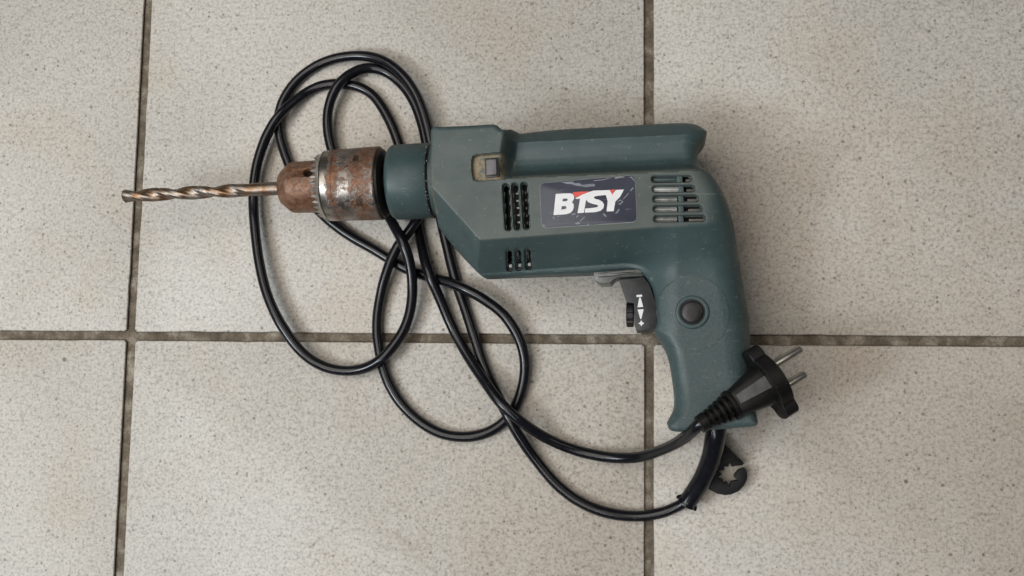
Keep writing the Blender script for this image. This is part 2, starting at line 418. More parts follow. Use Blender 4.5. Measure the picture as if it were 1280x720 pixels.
# outline: px, py, height of the silhouette mm, edge radius mm
OUT = [(543,172,58,1.6),(546,164,58,2.0),(560,163,58,2.8),(590,161.8,58,2.8),(616,160.3,58,2.8),(624,161.5,58,2.8),(630,166.5,57.5,2.8),(637,167.6,55,2.6),(646,167.2,49,2.6),(700,163,45,2.5),(760,159.5,45,2.5),
 (810,156,45,2.5),(850,153.5,45,4),(865,154,44,6),(873,158,42,7),(878,163,40,8),(883,170,38,8),(880,177,38,8),(874,185,38,8),(871,194,38,8),(871,203,38,7),
 (875,214,38,8),(881,224,36,8.5),(889,235,35,9),(897,247,34,9.5),(905,263,33,11.5),(911,281,32,13.5),(917,305,32,15),(922,330,32,15),(928,360,32,15),(933,390,32,15),(936,415,32,15),
 (937,440,32,14.5),(938,470,32,13),(939,500,32,8),(943,526,32,4),(940,531,32,3),(925,533,32,3),(900,535,32,3),(860,538,32,3),(843,538,33,3),(836,535,34,3),(834,529,35,3.5),
 (838,521,35,5),(842,512,36,7),(843,500,36,8),(841,480,36,8),(838,460,36,8),(834,444,36,8),(828,432,36,7),(822,423,37,5),(818,414,38,2.5),(821,405,42,2.0),(821,390,44,2.0),(819,375,46,2.0),
 (815,360,47,2.0),(808,348,47,2.0),(800,341,44,2.0),(790,339,38,2.5),(770,340.5,35,3),(740,343,35,3),(700,344.5,35,3),(650,346,35,3),(614,347.5,35,3),(605,346.5,36,3),
 (597,340,37,3),(572,314,40,3),(547,283,48,2),(543.5,276,55,1.6)]
ol = [np.array([*P2(x, y, z), z*0, r]) for x, y, z, r in OUT]
ols = np.array(catmull(ol, 4, True)); OX = ols[:, 0]; OY = ols[:, 1]; ORr = ols[:, 3]
def poly_sdf(X, Y, px, py, extra=None):
    """positive inside; returns dist(m), nearest point, interpolated extra"""
    n = len(px); best = np.full(X.shape, 1e9); bx = np.zeros(X.shape); by = np.zeros(X.shape); ex = np.zeros(X.shape)
    inside = np.zeros(X.shape, bool)
    for i in range(n):
        ax, ay, cx, cy = px[i], py[i], px[(i+1) % n], py[(i+1) % n]
        dx, dy = cx-ax, cy-ay; L2 = dx*dx+dy*dy+1e-18
        t = np.clip(((X-ax)*dx + (Y-ay)*dy)/L2, 0, 1)
        qx = ax+t*dx; qy = ay+t*dy; d = (X-qx)**2 + (Y-qy)**2
        m = d < best; best = np.where(m, d, best); bx = np.where(m, qx, bx); by = np.where(m, qy, by)
        if extra is not None: ex = np.where(m, extra[i] + t*(extra[(i+1) % n]-extra[i]), ex)
        cr = ((ay > Y) != (cy > Y)) & (X < dx*(Y-ay)/(dy + 1e-18) + ax)
        inside ^= cr
    d = np.sqrt(best)
    return np.where(inside, d, -d), bx, by, ex
def sst(a, b, x): t = np.clip((x-a)/(b-a), 0, 1); return t*t*(3-2*t)
def smin(a, b, k): h = np.clip(0.5+0.5*(b-a)/k, 0, 1); return b*(1-h)+a*h - k*h*(1-h)
def smax(a, b, k): return -smin(-a, -b, k)
def line_d(X, Y, A, B):
    """signed distance mm to line A->B (world xy), positive on the right of travel"""
    dx, dy = B[0]-A[0], B[1]-A[1]; L = math.hypot(dx, dy)
    return ((X-A[0])*dy - (Y-A[1])*dx)/L*1000
R1 = P2(545, 239, 68); R2 = P2(600, 300, 68); R3 = P2(790, 286, 68)
G1 = P2(636, 223, 68); G2 = P2(868, 213, 68)
H0 = 33.0
VENTS = []   # (pixel endpoints, half width px)
for a, b in (((632.5,234),(635.5,284)), ((643.7,233),(646.8,283.3)), ((655.2,232),(658.3,282.5))): VENTS.append((a, b, 4.3))
for i, (x0, x1) in enumerate(((815.5,864),(816.5,868),(817,872.5),(817.5,877),(818,881))):
    y = 224 + i*12.4
    VENTS.append(((x0+3, y), (x1-3, y-0.6), 4.0))
LOWV = [((636.2,315),(637.0,335)), ((647.5,314.5),(648.6,334)), ((659.5,313.5),(660.5,333))]
def capsule(u, v, a, b, r):
    dx, dy = b[0]-a[0], b[1]-a[1]; t = np.clip(((u-a[0])*dx+(v-a[1])*dy)/(dx*dx+dy*dy), 0, 1)
    return np.hypot(u-a[0]-t*dx, v-a[1]-t*dy)-r
REC = np.array([(591,196),(596,193.6),(628,190.5),(636,191),(640,198),(641.5,210),(640,220),(634,223.3),(598,226.5),(592.5,225),(590.5,218),(589.5,205)], float)
def height(X, Y, full=True):
    d, bx, by, r = poly_sdf(X, Y, OX, OY, ORr)
    u, v = to_px(X, Y, 67.5)
    um, vm = to_px(X, Y, 52)
    h = np.full(X.shape, H0)
    # lower slope and front chamfer
    dl = line_d(X, Y, R2, R3)
    kk = 1.75 - 1.0*sst(775, 850, u)
    low = H0 - kk*dl
    dc = line_d(X, Y, R1, R2)
    cham = H0 - 1.75*dc
    h = np.minimum(np.minimum(h, smin(low, np.full(X.shape, H0), 1.2)), cham)
    h = np.maximum(h, 9.0)
    # grooved spine above the flat side
    s = -line_d(X, Y, G1, G2)
    prof = sum(np.interp(np.minimum(s, 21.2)+q, [-1, 0, 1.6, 3.4, 5.8, 9, 13, 18, 21.5, 26], [33, 33, 31, 26.0, 22.0, 19.8, 19.2, 20.2, 21.8, 23.9])*w_ for q, w_ in ((-1, .15), (-.5, .2), (0, .3), (.5, .2), (1, .15)))
    prof = np.minimum(prof, 33) - 0.95*np.maximum(s-21.2, 0)
    wv = sst(624, 641, u + 0.16*(v-190))
    groove = H0 + (prof-H0)*wv
    gl = s > 0
    h = np.where(gl, np.minimum(h, groove), h)
    # handle
    uh, vh = to_px(X, Y, 54)
    hh = 18.5 + 1.8*sst(470, 535, vh) - 1.2*sst(335, 430, vh)*(1-sst(470, 535, vh))
    hh = hh + 0.13*sst(0.8, -0.8, np.hypot(uh-865, vh-392)-47)
    on = sst(755, 850, u)
    h = np.where(v > 250, smax(h, hh*on, 6.0), h)
    h = h + 0.0
    t = np.clip(d*1000/np.maximum(r, .3), 0, 1)
    e = np.sqrt(np.clip(1-(1-t)**2, 0, 1))
    # thin edge: rounding subtracts from the top instead of scaling the wall away
    rr = np.minimum(r, h)
    hr = (h-rr) + rr*e
    grip = ((np.hypot(uh-865, vh-392) < 47) | (vh > 400)).astype(float)*(uh > 815)
    worn = ((dl < 0) & (dc < 0) & (s < 0)).astype(float)*sst(906, 868, u)*sst(-0.3, 1.5, -dl-0*u + 0.3 + 3*(1-sst(780, 850, u)))*(0.75+0.25*sst(640, 700, u))
    worn = np.where(gl & (u < 632), 0.55, worn)*sst(0.0, 4.0, d*1000)
    ridge = np.exp(-(dl/0.45)**2)*(dc < 0)*(u < 860) + np.exp(-(dc/0.45)**2)*(dl < 0)
    worn = np.clip(worn + ridge*1.0, 0, 1.4)
    dirt = np.zeros(X.shape); hole = np.zeros(X.shape, bool)
    if full:
        rd = -poly_sdf(u, v, REC[:, 0], REC[:, 1])[0]
        depth = 2.6*(1-0.85*sst(626, 641, u))
        hr = hr - depth*sst(0.6, -0.9, rd)
        dirt = sst(1.0, -1.5, rd)*(1-0.9*sst(624, 632, u))
        dirt = np.maximum(dirt, 0.35*np.exp(-((s-0.6)/0.7)**2)*(u > 640)*(u < 870))
        dirt = np.maximum(dirt, 0.5*np.exp(-((um-546)/3.0)**2)*sst(190, 225, vm)*(v < 262))
        for a, b, rad in VENTS:
            cd = capsule(u, v, a, b, rad)
            hr = hr - 0.25*sst(1.3, 0.2, cd) - 2.6*sst(0.35, -0.55, cd)
            hole |= cd < -0.75
        ul, vl = to_px(X, Y, ZC + np.clip(hr, 0, 33))
        for a, b in LOWV:
            cd = capsule(ul, vl, a, b, 4.3)
            hr = hr - 3.0*sst(0.5, -0.6, cd)
            hole |= cd < -1.1
    return hr, d, bx, by, grip, worn, dirt, hole
def zsurf(px, py, zguess):
    """height mm of the housing's upper surface seen at that photo point"""
    z = zguess
    for _ in range(8):
        x, y = P2(px, py, z)
        z = 0.5*z + 0.5*(ZC + float(height(np.array([x]), np.array([y]), False)[0][0]))
    return z

pitch = 0.00042
x0, x1 = OX.min()-0.001, OX.max()+0.001; y0, y1 = OY.min()-0.001, OY.max()+0.001
nx = int((x1-x0)/pitch)+2; ny = int((y1-y0)/pitch)+2
GX, GY = np.meshgrid(x0+np.arange(nx)*pitch, y0+np.arange(ny)*pitch)
D1 = 0.0012
d0, bx0, by0, _ = poly_sdf(GX, GY, OX, OY, ORr)
snap = (np.abs(d0-D1) < pitch*0.72)
sg = np.where(d0 > 0, 1, -1)
ux = (GX-bx0)/np.where(np.abs(d0) < 1e-9, 1e-9, d0); uy = (GY-by0)/np.where(np.abs(d0) < 1e-9, 1e-9, d0)
GX = np.where(snap, bx0+ux*D1, GX); GY = np.where(snap, by0+uy*D1, GY)
ok = snap | (d0 > D1)
hr, dd, nbx, nby, grip, worn, dirt, hole = height(GX, GY)
hbm = height(GX, GY, False)[0]
fo = ok[:-1, :-1] & ok[1:, :-1] & ok[:-1, 1:] & ok[1:, 1:]
idx = np.arange(nx*ny).reshape(ny, nx)
def quads(mask):
    j, i = np.nonzero(mask)
    return np.stack([idx[j, i], idx[j, i+1], idx[j+1, i+1], idx[j+1, i]], 1)
ht = hole[:-1, :-1] & hole[1:, :-1] & hole[:-1, 1:] & hole[1:, 1:]
qall = [tuple(f) for f in quads(fo)]
tris = []
m3 = (ok[:-1, :-1].astype(int)+ok[1:, :-1]+ok[:-1, 1:]+ok[1:, 1:]) == 3
for j, i in zip(*np.nonzero(m3)):
    c = [(j, i), (j, i+1), (j+1, i+1), (j+1, i)]
    tris.append(tuple(idx[q] for q in c if ok[q]))
skin = qall + tris
topfaces = [tuple(f) for f in quads(fo & ~ht)] + tris
ec = {}
for f in skin:
    for k in range(len(f)):
        a_, b_ = f[k], f[(k+1) % len(f)]
        if (b_, a_) in ec: del ec[(b_, a_)]
        else: ec[(a_, b_)] = 1
bedge = list(ec)
bv = sorted({v_ for e in bedge for v_ in e})
FX, FY = GX.ravel(), GY.ravel()
used = np.zeros(nx*ny, bool)
for f in skin: used[list(f)] = True
it = np.nonzero(used)[0]; remap = np.full(nx*ny, -1); remap[it] = np.arange(len(it)); n0 = len(it)
VT = np.stack([FX[it], FY[it], (ZC+hr.ravel()[it])*MM], 1)
VB = np.stack([FX[it], FY[it], (ZC-np.minimum(hbm.ravel()[it], ZC-3.2))*MM], 1)
att = {k_: list(np.concatenate([a_.ravel()[it], a_.ravel()[it]*0])) for k_, a_ in (('grip', grip), ('worn', worn), ('dirt', dirt))}
VL = [VT, VB]; cnt = 2*n0
faces = [[remap[q] for q in f] for f in topfaces] + [[n0+remap[q] for q in f[::-1]] for f in skin]
bx_ = FX[bv]; by_ = FY[bv]; _, px_, py_, _ = poly_sdf(bx_, by_, OX, OY, ORr)
prevT = {v_: remap[v_] for v_ in bv}; prevB = {v_: n0+remap[v_] for v_ in bv}
def push(X_, Y_, Z_, G_, W_, D_):
    global cnt
    VL.append(np.stack([X_, Y_, Z_*MM], 1)); s0 = cnt; cnt += len(X_)
    att['grip'] += list(G_); att['worn'] += list(W_); att['dirt'] += list(D_); return s0
for fr in (0.72, 0.48, 0.28, 0.13, 0.04, 0.0, -1):
    f_ = max(fr, 0.004)
    X_ = px_+(bx_-px_)*f_; Y_ = py_+(by_-py_)*f_
    h1, _, _, _, g1, w1, dt1, _ = height(X_, Y_); z0_ = np.zeros(len(X_))
    if fr == 0.0: X_, Y_ = px_, py_
    if fr < 0:
        st = push(px_, py_, z0_+ZC, g1, w1, dt1); sb = st
    else:
        st = push(X_, Y_, ZC+np.maximum(h1, .2), g1, w1, dt1); sb = push(X_, Y_, ZC-np.minimum(np.maximum(h1, .2), ZC-3.2), z0_, z0_, z0_)
    nt_ = {v_: st+i for i, v_ in enumerate(bv)}; nb_ = {v_: sb+i for i, v_ in enumerate(bv)}
    for a_, b_ in bedge:
        faces.append([prevT[b_], prevT[a_], nt_[a_], nt_[b_]]); faces.append([prevB[a_], prevB[b_], nb_[b_], nb_[a_]])
    prevT, prevB = nt_, nb_
verts = np.vstack(VL); off = np.array(drill.location)
me = bpy.data.meshes.new('housing'); me.from_pydata((verts-off).tolist(), [], faces)
for nm, arr in att.items():
    at = me.attributes.new(nm, 'FLOAT', 'POINT'); at.data.foreach_set('value', np.array(arr, dtype=np.float32))
me.materials.append(M_GREEN)
me.polygons.foreach_set('use_smooth', [True]*len(me.polygons)); me.update()
me.set_sharp_from_angle(angle=math.radians(50))
housing = bpy.data.objects.new('housing', me); COL.objects.link(housing); housing.parent = drill

# axis of the working end
A0 = P(160, 245, ZC); A1 = P(515, 227, ZC); AX = (A1-A0)/np.linalg.norm(A1-A0)
def axis_x(px):      # distance mm along the axis from A0 at a photo column
    lo, hi = -20.0, 260.0
    for _ in range(40):
        mid = (lo+hi)/2; q = A0+AX*mid*MM
        if to_px(q[0], q[1], q[2]*1000)[0] < px: lo = mid
        else: hi = mid
    return lo
PXM = 0.437
def axpt(px): return A0 + AX*axis_x(px)*MM
c0 = axis_x(490)
collar = lathe('collar', [(0, 14), (0, 18.0), (0.5, 19.2), (1.6, 20.1), (3, 20.4), (12, 20.5), (21.2, 20.5), (22.2, 19.9), (23, 19.8), (25.5, 19.8), (30, 19.8)], axpt(490), AX, M_GREEN, drill, 128)
mtr = lathe('seam_shade_ring', [(0, 20.2), (0.5, 20.75), (1.2, 20.3)], A0+AX*(c0+22.6)*MM, AX, M_SPINDLE, collar, 64, False)  # dark ring standing in for the shaded gap at the collar seam
V, F = [], []
for _ in range(26):
    an = rnd.uniform(-1.15, 1.1); xx = c0 + 22.6 + rnd.gauss(0, 0.7); rr = rnd.uniform(0.15, 0.5)
    s_ = np.cross([0, 0, 1.0], AX); c_ = A0 + AX*xx*MM + (s_*math.sin(an) + np.array([0, 0, 1.0])*math.cos(an))*20.5*MM
    k0 = len(V)
    V += [c_ + np.array(v)*rr*rnd.uniform(.7, 1.3)*MM for v in ((1,0,0),(-1,0,0),(0,1,0),(0,-1,0),(0,0,1),(0,0,-1))]
    F += [[k0+i for i in t] for t in ((0,2,4),(2,1,4),(1,3,4),(3,0,4),(2,0,5),(1,2,5),(3,1,5),(0,3,5))]
mesh_obj('dust_specks', V, F, M_SCRATCH, collar, True)
lathe('spindle', [(-2, 9), (0, 9.5), (1, 9.5), (1.2, 7), (3.5, 7), (3.7, 10), (8, 10)], axpt(484), AX, M_SPINDLE, drill, 48)
# chuck: local x measured in mm from its tip
CT = axpt(352.5); L0 = axis_x(352.5)
def cx_(px): return axis_x(px)-L0
chuck = empty('chuck', Vector(CT)-Vector(drill.location)); chuck.parent = drill
n_ = lathe('nose', [(-0.5, 4.2), (-0.2, 7.8), (0.0, 8.6), (0.5, 9.3), (5.0, 13.2), (6.2, 13.9), (7.0, 14.1), (cx_(399), 14.4), (cx_(403), 14.4), (cx_(411), 14.4)], CT, AX, M_NOSE, chuck, 96, True, 25)
# key hole drilled in the nose
q = np.array(P(386, 217, ZC+12)); qa = A0 + AX*np.dot(q-A0, AX); nrm = (q-qa)/np.linalg.norm(q-qa); sc = qa+nrm*14.0*MM
bpy_c = lathe('key_hole', [(-3.0, 2.7), (0.0, 2.8), (0.7, 3.15), (3, 3.2)], sc, nrm, M_INNER, chuck, 24, True, 30, up=AX)
cutm = n_.modifiers.new('hole', 'BOOLEAN'); cutm.operation = 'DIFFERENCE'; cutm.solver = 'EXACT'; cutm.object = bpy_c
dg = bpy.context.evaluated_depsgraph_get(); nm_ = bpy.data.meshes.new_from_object(n_.evaluated_get(dg))
n_.modifiers.clear(); n_.data = nm_
bpy.data.objects.remove(bpy_c)
lathe('key_hole', [(-2.9, 2.6), (-2.6, 2.6), (-2.5, 1.2), (-1.9, 0.9)], sc, nrm, M_SPINDLE, chuck, 24, True, 30, up=AX)
# toothed ring: crown of pointed teeth facing the tip
NT = 30; seg = NT*4
xr0 = cx_(399.5); xr1 = cx_(411)
def teeth(i, x, r, th, k):
    ph = (k % 4)
    tip = [0.0, 1.7, 3.4, 1.7][ph]
    if i == 1: return x+tip, r
    return x, r
lathe('toothed_ring', [(xr0+2.2, 14.2), (xr0-0.3, 16.9), (xr0+3.5, 18.1), (xr0+4.0, 18.6), (xr1-0.5, 19.2), (xr1, 19.0), (xr1, 14)], CT, AX, M_TEETH, chuck, seg, False, 22, teeth)
xs = xr1
lathe('sleeve', [(xs-0.3, 17), (xs-0.1, 18.3), (xs+0.5, 18.6), (xs+0.7, 19.35), (xs+1.4, 19.5), (cx_(426), 19.7), (cx_(426)+0.3, 19.55), (cx_(440), 19.75), (cx_(455), 19.9), (cx_(474)-1, 20.1), (cx_(476), 20.15), (cx_(477)+0.2, 19.9), (cx_(477)+0.5, 19.5), (cx_(477)+0.6, 17), (cx_(480), 16.5)], CT, AX, M_SLEEVE, chuck, 128, True, 20)
lathe('rear_cap', [(cx_(477), 16), (cx_(477)+0.5, 18.9), (cx_(481), 18.6), (cx_(483.5), 17), (cx_(484.5), 13), (cx_(484.5), 8)], CT, AX, M_SPINDLE, chuck, 96, True, 30)

# chuck stamp: two worn stamped rectangles on the sleeve, a shallow print of darker steel
def stamp(px, py, w_, h_):
    qq = np.array(P(px, py, ZC+18)); a_ = np.dot(qq-A0, AX); ang0 = None
    base_ = A0+AX*a_; v = qq-base_; v /= np.linalg.norm(v)
    s_ = np.cross(AX, v); V, F = [], []
    nn = 8
    for i in range(2):
        for j in range(nn+1):
            an = (j/nn-0.5)*h_/20.0; rr = 20.02
            V.append(base_ + AX*(i-0.5)*w_*MM + (v*math.cos(an)+s_*math.sin(an))*rr*MM)
    for j in range(nn): F.append((j, j+1, nn+2+j, nn+1+j))
    return mesh_obj('stamped_mark', V, F, M_STAMP, chuck, True)
for a in ((447, 259, 3.6, 3.8), (444, 196, 3.0, 4.5)): stamp(*a)

# ------------------------------------------------------------------ drill bit (clamped in the chuck)
tip = axpt(152); LB = axis_x(356)-axis_x(152)
BR = 3.85; LF = axis_x(320)-axis_x(152)
def bitr(i, x, r, th, k):
    tw = x/46.0*2*math.pi + 0.55
    a = (th - tw) % math.pi
    c = math.cos(2*(a-math.pi/2))*0.5+0.5          # flute shape, two per turn
    fl = sst(0.30, 0.95, np.array(c)); fade = float(1-sst(LF-14, LF+2, np.array(x)))
    land = 1.0 if (a < 0.35) else 0.945
    rr = BR*(1-0.33*float(fl)*fade)*(land*fade+(1-fade)*0.97)
    if x < 2.0: rr = min(rr, 0.25+x/2.0*BR)
    return x, rr
bit = lathe('drill_bit', [(i*LB/150.0 if i > 6 else i*LB/150.0, BR) for i in range(151)], tip, AX, M_BIT, None, 64, True, 32, bitr)
cen = Vector(tip + AX*LB*0.5*MM); bit.data.transform(Matrix.Translation(-cen)); bit.location = cen
tag(bit, 'spiral steel drill bit with brownish tarnish clamped in the rusty chuck', 'drill bit')

# ------------------------------------------------------------------ things on the housing
ztop = ZC + H0
def rounded(corners, r, n=5):
    out = []; m = len(corners)
    for i in range(m):
        p = np.array(corners[i], float); a = np.array(corners[i-1], float)-p; b = np.array(corners[(i+1) % m], float)-p
        a = p + a/np.linalg.norm(a)*r; b = p + b/np.linalg.norm(b)*r
        for k in range(n+1):
            t = k/n; out.append((1-t)**2*a + 2*t*(1-t)*p + t*t*b)
    return out
lab_px = rounded([(674.5,229.5),(793.5,219),(796,277),(677.5,285)], 7)
edge = prism('label', [P2(x, y, ztop+0.3) for x, y in rounded([(673.8,229),(794.2,218.2),(797,277.8),(677,285.8)], 7.5)], ztop-0.4, ztop+0.18, M_EDGE, drill, 0.15)
face = prism('label_face', [P2(x, y, ztop+0.3) for x, y in lab_px], ztop-0.2, ztop+0.30, M_LABEL, edge, 0.1)
def L9(pts): return [(670+x/9.0, 210+y/9.0) for x, y in pts]
zl = ztop+0.36
Bo = [(222,292),(300,287),(385,284),(412,292),(428,315),(427,350),(405,385),(424,410),(424,445),(412,480),(385,505),(340,520),(197,530)]
Bh1 = [(303,345),(345,342),(357,350),(354,365),(343,373),(297,376)]
Bh2 = [(290,430),(330,427),(343,437),(340,455),(325,463),(283,468)]
T_ = [(445,338),(520,300),(595,270),(600,290),(570,320),(538,503),(467,508),(496,345),(450,348)]
S_ = [(560,300),(600,268),(650,254),(772,250),(792,303),(700,312),(662,318),(650,332),(662,346),(710,358),(748,380),(766,412),(757,452),(725,482),(665,497),(549,502),(553,456),(640,449),(686,441),(701,428),(688,414),(640,404),(592,388),(566,360),(556,330)]
Y_ = [(768,250),(832,247),(858,300),(898,246),(990,242),(945,325),(892,378),(874,485),(794,489),(806,375),(790,320)]
R1_ = [(412,272),(500,266),(605,263),(520,298),(443,334),(425,305)]
R2_ = [(826,246),(890,240),(860,302)]
for nm, lp, mm_, dz in (('letter_b', [Bo, Bh1, Bh2], M_WHITE, 0), ('letter_t', [T_], M_WHITE, 0.0), ('letter_s', [S_], M_WHITE, 0.015), ('letter_y', [Y_], M_WHITE, 0.03), ('red_wedge', [R1_], M_RED, 0.045), ('red_wedge', [R2_], M_RED, 0.045)):
    flat_poly(nm, [L9(l) for l in lp], zl+dz, mm_, edge)
SCR = [[(288,160),(345,158),(405,150),(440,172),(480,168),(520,190),(575,182),(640,176),(668,188),(655,208),(600,210),(560,218),(500,205),(450,198),(400,182),(340,178)],
 [(1090,218),(1097,228),(1065,262),(1055,255)],[(1040,278),(1046,285),(985,355),(975,350)],[(885,108),(940,96),(992,95),(995,105),(945,112),(890,122)],
 [(188,552),(202,545),(212,580),(200,585)],[(235,540),(262,535),(255,556),(240,552)],[(395,515),(445,505),(448,520),(410,532)],[(450,545),(478,528),(482,538),(460,560)],
 [(490,595),(545,545),(552,552),(500,602)],[(440,622),(480,605),(498,618),(488,632),(450,634)],[(750,515),(768,512),(795,545),(780,552)],
 [(905,385),(950,352),(985,380),(950,412),(915,405),(945,398),(968,380),(948,368)],[(900,500),(935,455),(940,470),(915,508),(880,512)],[(75,640),(88,632),(104,655),(92,660)],[(572,632),(596,628),(592,644),(578,642)],
 [(1045,105),(1075,95),(1106,136),(1112,160),(1104,150),(1098,140),(1072,112)],[(640,140),(760,128),(830,112),(832,118),(760,136),(650,148)]]
V, F = [], []
for lp in SCR:
    L = [Vector((*P2(x, y, zl+.05), 0))*1000 for x, y in L9(lp)]; k0 = len(V)
    for t in tessellate_polygon([L]): F.append([k0+i for i in t])
    V += [(v.x/1000, v.y/1000, (zl+0.05)*MM) for v in L]
mesh_obj('scratches', V, F, M_SCRATCH, edge, False)

# mode switch in its dusty recess
zf = ztop-2.6
sw = prism('mode_switch', [P2(x, y, zf+1.6) for x, y in rounded([(605,197.5),(622.5,196),(623.8,220.5),(606.5,222)], 2)], zf-1, zf+0.7, M_BLACK, drill, 0.2)
prism('switch_knob', [P2(x, y, zf+2.4) for x, y in rounded([(607.2,199.6),(619.8,198.5),(620.6,217.5),(608,218.7)], 1.6)], zf-0.8, zf+2.0, M_SWITCH, sw, 0.35)

# insides seen through the vents
def inner(name, corners, z1, thick, mat, bev=0.3):
    return prism(name, [P2(x, y, z1) for x, y in corners], z1-thick, z1, mat, drill, bev)
inner('inner_frame', [(624,226),(668,224),(672,292),(626,294)], ztop-9, 2, M_INNER)
inner('inner_frame', [(808,214),(872,212),(890,284),(810,286)], ztop-7.5, 2, M_INNER)
for y in (241, 250, 259, 268, 277):
    inner('inner_rung', rounded([(644.5+(y-241)*.06,y),(651+(y-241)*.06,y-0.8),(651.2+(y-241)*.06,y+1.6),(645+(y-241)*.06,y+2)], .5, 2), ztop-3.6, 1.5, M_SHIELD2, 0.2)
for y in (239, 248.5, 258.5, 268, 277):
    inner('inner_stud', rounded([(655.8+(y-239)*.06,y),(658+(y-239)*.06,y),(658+(y-239)*.06,y+3.2),(655.8+(y-239)*.06,y+3.2)], .8, 2), ztop-5.5, 1.5, M_FIN, 0.2)
for i in range(5):
    y = 224 + i*12.4
    mm_ = M_GREEN if i == 0 else (M_SHIELD if i == 1 else M_SHIELD2)
    inner('motor_fin', rounded([(816+i*.5, y-2.6), (849-(i > 1)*2, y-2.8), (849-(i > 1)*2, y+3.6), (816+i*.5, y+3.8)], 2), ztop-(2.2 if i in (0, 1) else 3.0), 1.8, mm_, 0.9)
    inner('vent_rib', [(847.5, y-4.5), (854, y-4.5), (855, y+4.5), (848.5, y+4.5)] if i else [(846, y-4.5), (853, y-4.5), (853, y+4.5), (846, y+4.5)], ztop-1.3, 1.5, M_GREEN, 0.2)
    inner('motor_fin', rounded([(857+i, y-0.3), (864+i*4.2, y-0.6), (864+i*4.2, y+3.6), (857+i, y+3.8)], 1), ztop-3.6, 1.5, M_FIN, 0.4)
for a, b in LOWV:
    zz = zsurf(a[0], (a[1]+b[1])/2, 55)
    inner('inner_frame', [(a[0]-5, a[1]-5), (a[0]+6, a[1]-5), (b[0]+6, b[1]+4), (b[0]-5, b[1]+4)], zz-9, 2, M_INNER)
    inner('inner_stud', rounded([(b[0]-0.8, b[1]-4.5), (b[0]+3.3, b[1]-5), (b[0]+3.3, b[1]-0.8), (b[0]-0.8, b[1]-0.6)], 1, 3), zz-5.0, 2, M_SHIELD2, 0.3)
    if a[0] > 640: inner('inner_stud', rounded([(a[0]-1.5, a[1]), (a[0]+1.5, a[1]), (a[0]+2, a[1]+9), (a[0]-1, a[1]+9)], 1, 3), zz-3.5, 2, M_FIN, 0.3)

# lock button
zb = zsurf(865, 390, 54); bc = P(865.5, 390, zb); up = np.array([0, 0, 1.0]); bc0 = np.array([bc[0], bc[1], zb*MM])
def vlathe(name, prof, c, mat, parent, seg=64, angle=30):
    return lathe(name, [(z, r) for r, z in prof], c, up, mat, parent, seg, True, angle, up=(1, 0, 0))
lock = vlathe('lock_button', [(5.3, -3), (5.35, 0.75), (5.1, 1.15), (4.6, 1.38), (2.5, 1.5), (0.6, 1.52)], bc0, M_BLACK, drill)
V, F = [], []
ringp = [(8.55, -1.0), (8.5, 0.0), (8.2, 0.42), (7.6, 0.62), (6.9, 0.62), (6.45, 0.45), (6.2, -0.15), (6.2, -0.9)]
for r, z in ringp:
    for k in range(64):
        th = 2*math.pi*k/64; V.append(bc0 + np.array([math.cos(th)*r, math.sin(th)*r, z+0.15])*MM)
for i in range(len(ringp)-1):
    for k in range(64): a = i*64+k; b = i*64+(k+1) % 64; F.append((a, b, b+64, a+64))
mesh_obj('button_collar', V, F, M_GREEN, lock, True, 40)
vlathe('button_gap', [(6.3, -1.2), (6.3, 0.32), (0.5, 0.33)], bc0, M_INNER, lock, 48)

# trigger group
zt = 47.0
trig = prism('trigger', [P2(x, y, zt) for x, y in [(773.5,349.5),(790,347.6),(804,346),(812,355),(817,370),(820,385),(821.5,400),(820.5,411),(808,413),(795.5,413),(793,406),(792.2,379),(783,378)]], 22, zt, M_TRIG, drill, 0.5)
dl_ = P(787.6, 393, 39)
disc_ax = np.array(P(792, 393, 39))-np.array(P(783, 393, 39))
lathe('speed_dial', [(-1.9, 4), (-1.9, 6.0), (-1.5, 6.6), (1.5, 6.6), (1.9, 6.0), (1.9, 4)], dl_, disc_ax, M_BLACK, trig, 64, True, 20, lambda i, x, r, th, k: (x, r*(1.0 if (k % 8) < 5 else 0.90)))
for lp in ([(795.6,368.8),(802.6,368.2),(802.8,370.8),(795.8,371.4)], [(799,372),(800.8,371.8),(804,383.6),(796.9,384.2)], [(797,387),(804.6,386.4),(801.6,398.6),(800.4,398.7)],
           [(801.6,400.2),(802.8,402.6),(805.3,404),(803.2,405.4),(801.8,407.8),(800.3,405.6),(797.8,404.3),(800.2,402.7)]):
    flat_poly('printed_mark', [lp], zt+0.06, M_WHITE, trig)
lev = prism('direction_lever', [P2(x, y, 43) for x, y in [(741.5,343),(743,349),(747,353),(752,354.5),(763,354.4),(768,349),(774,346.6),(804,345.6),(806,338),(790,336),(742,340)]], 27, 43, M_LEVER, drill, 0.9)
prism('lever_ridge', [P2(x, y, 46) for x, y in [(748,341.5),(772,338.4),(798,336),(803,339),(802,342),(785,342),(765,345),(748,346)]], 30, 46, M_LEVER, lev, 0.8)

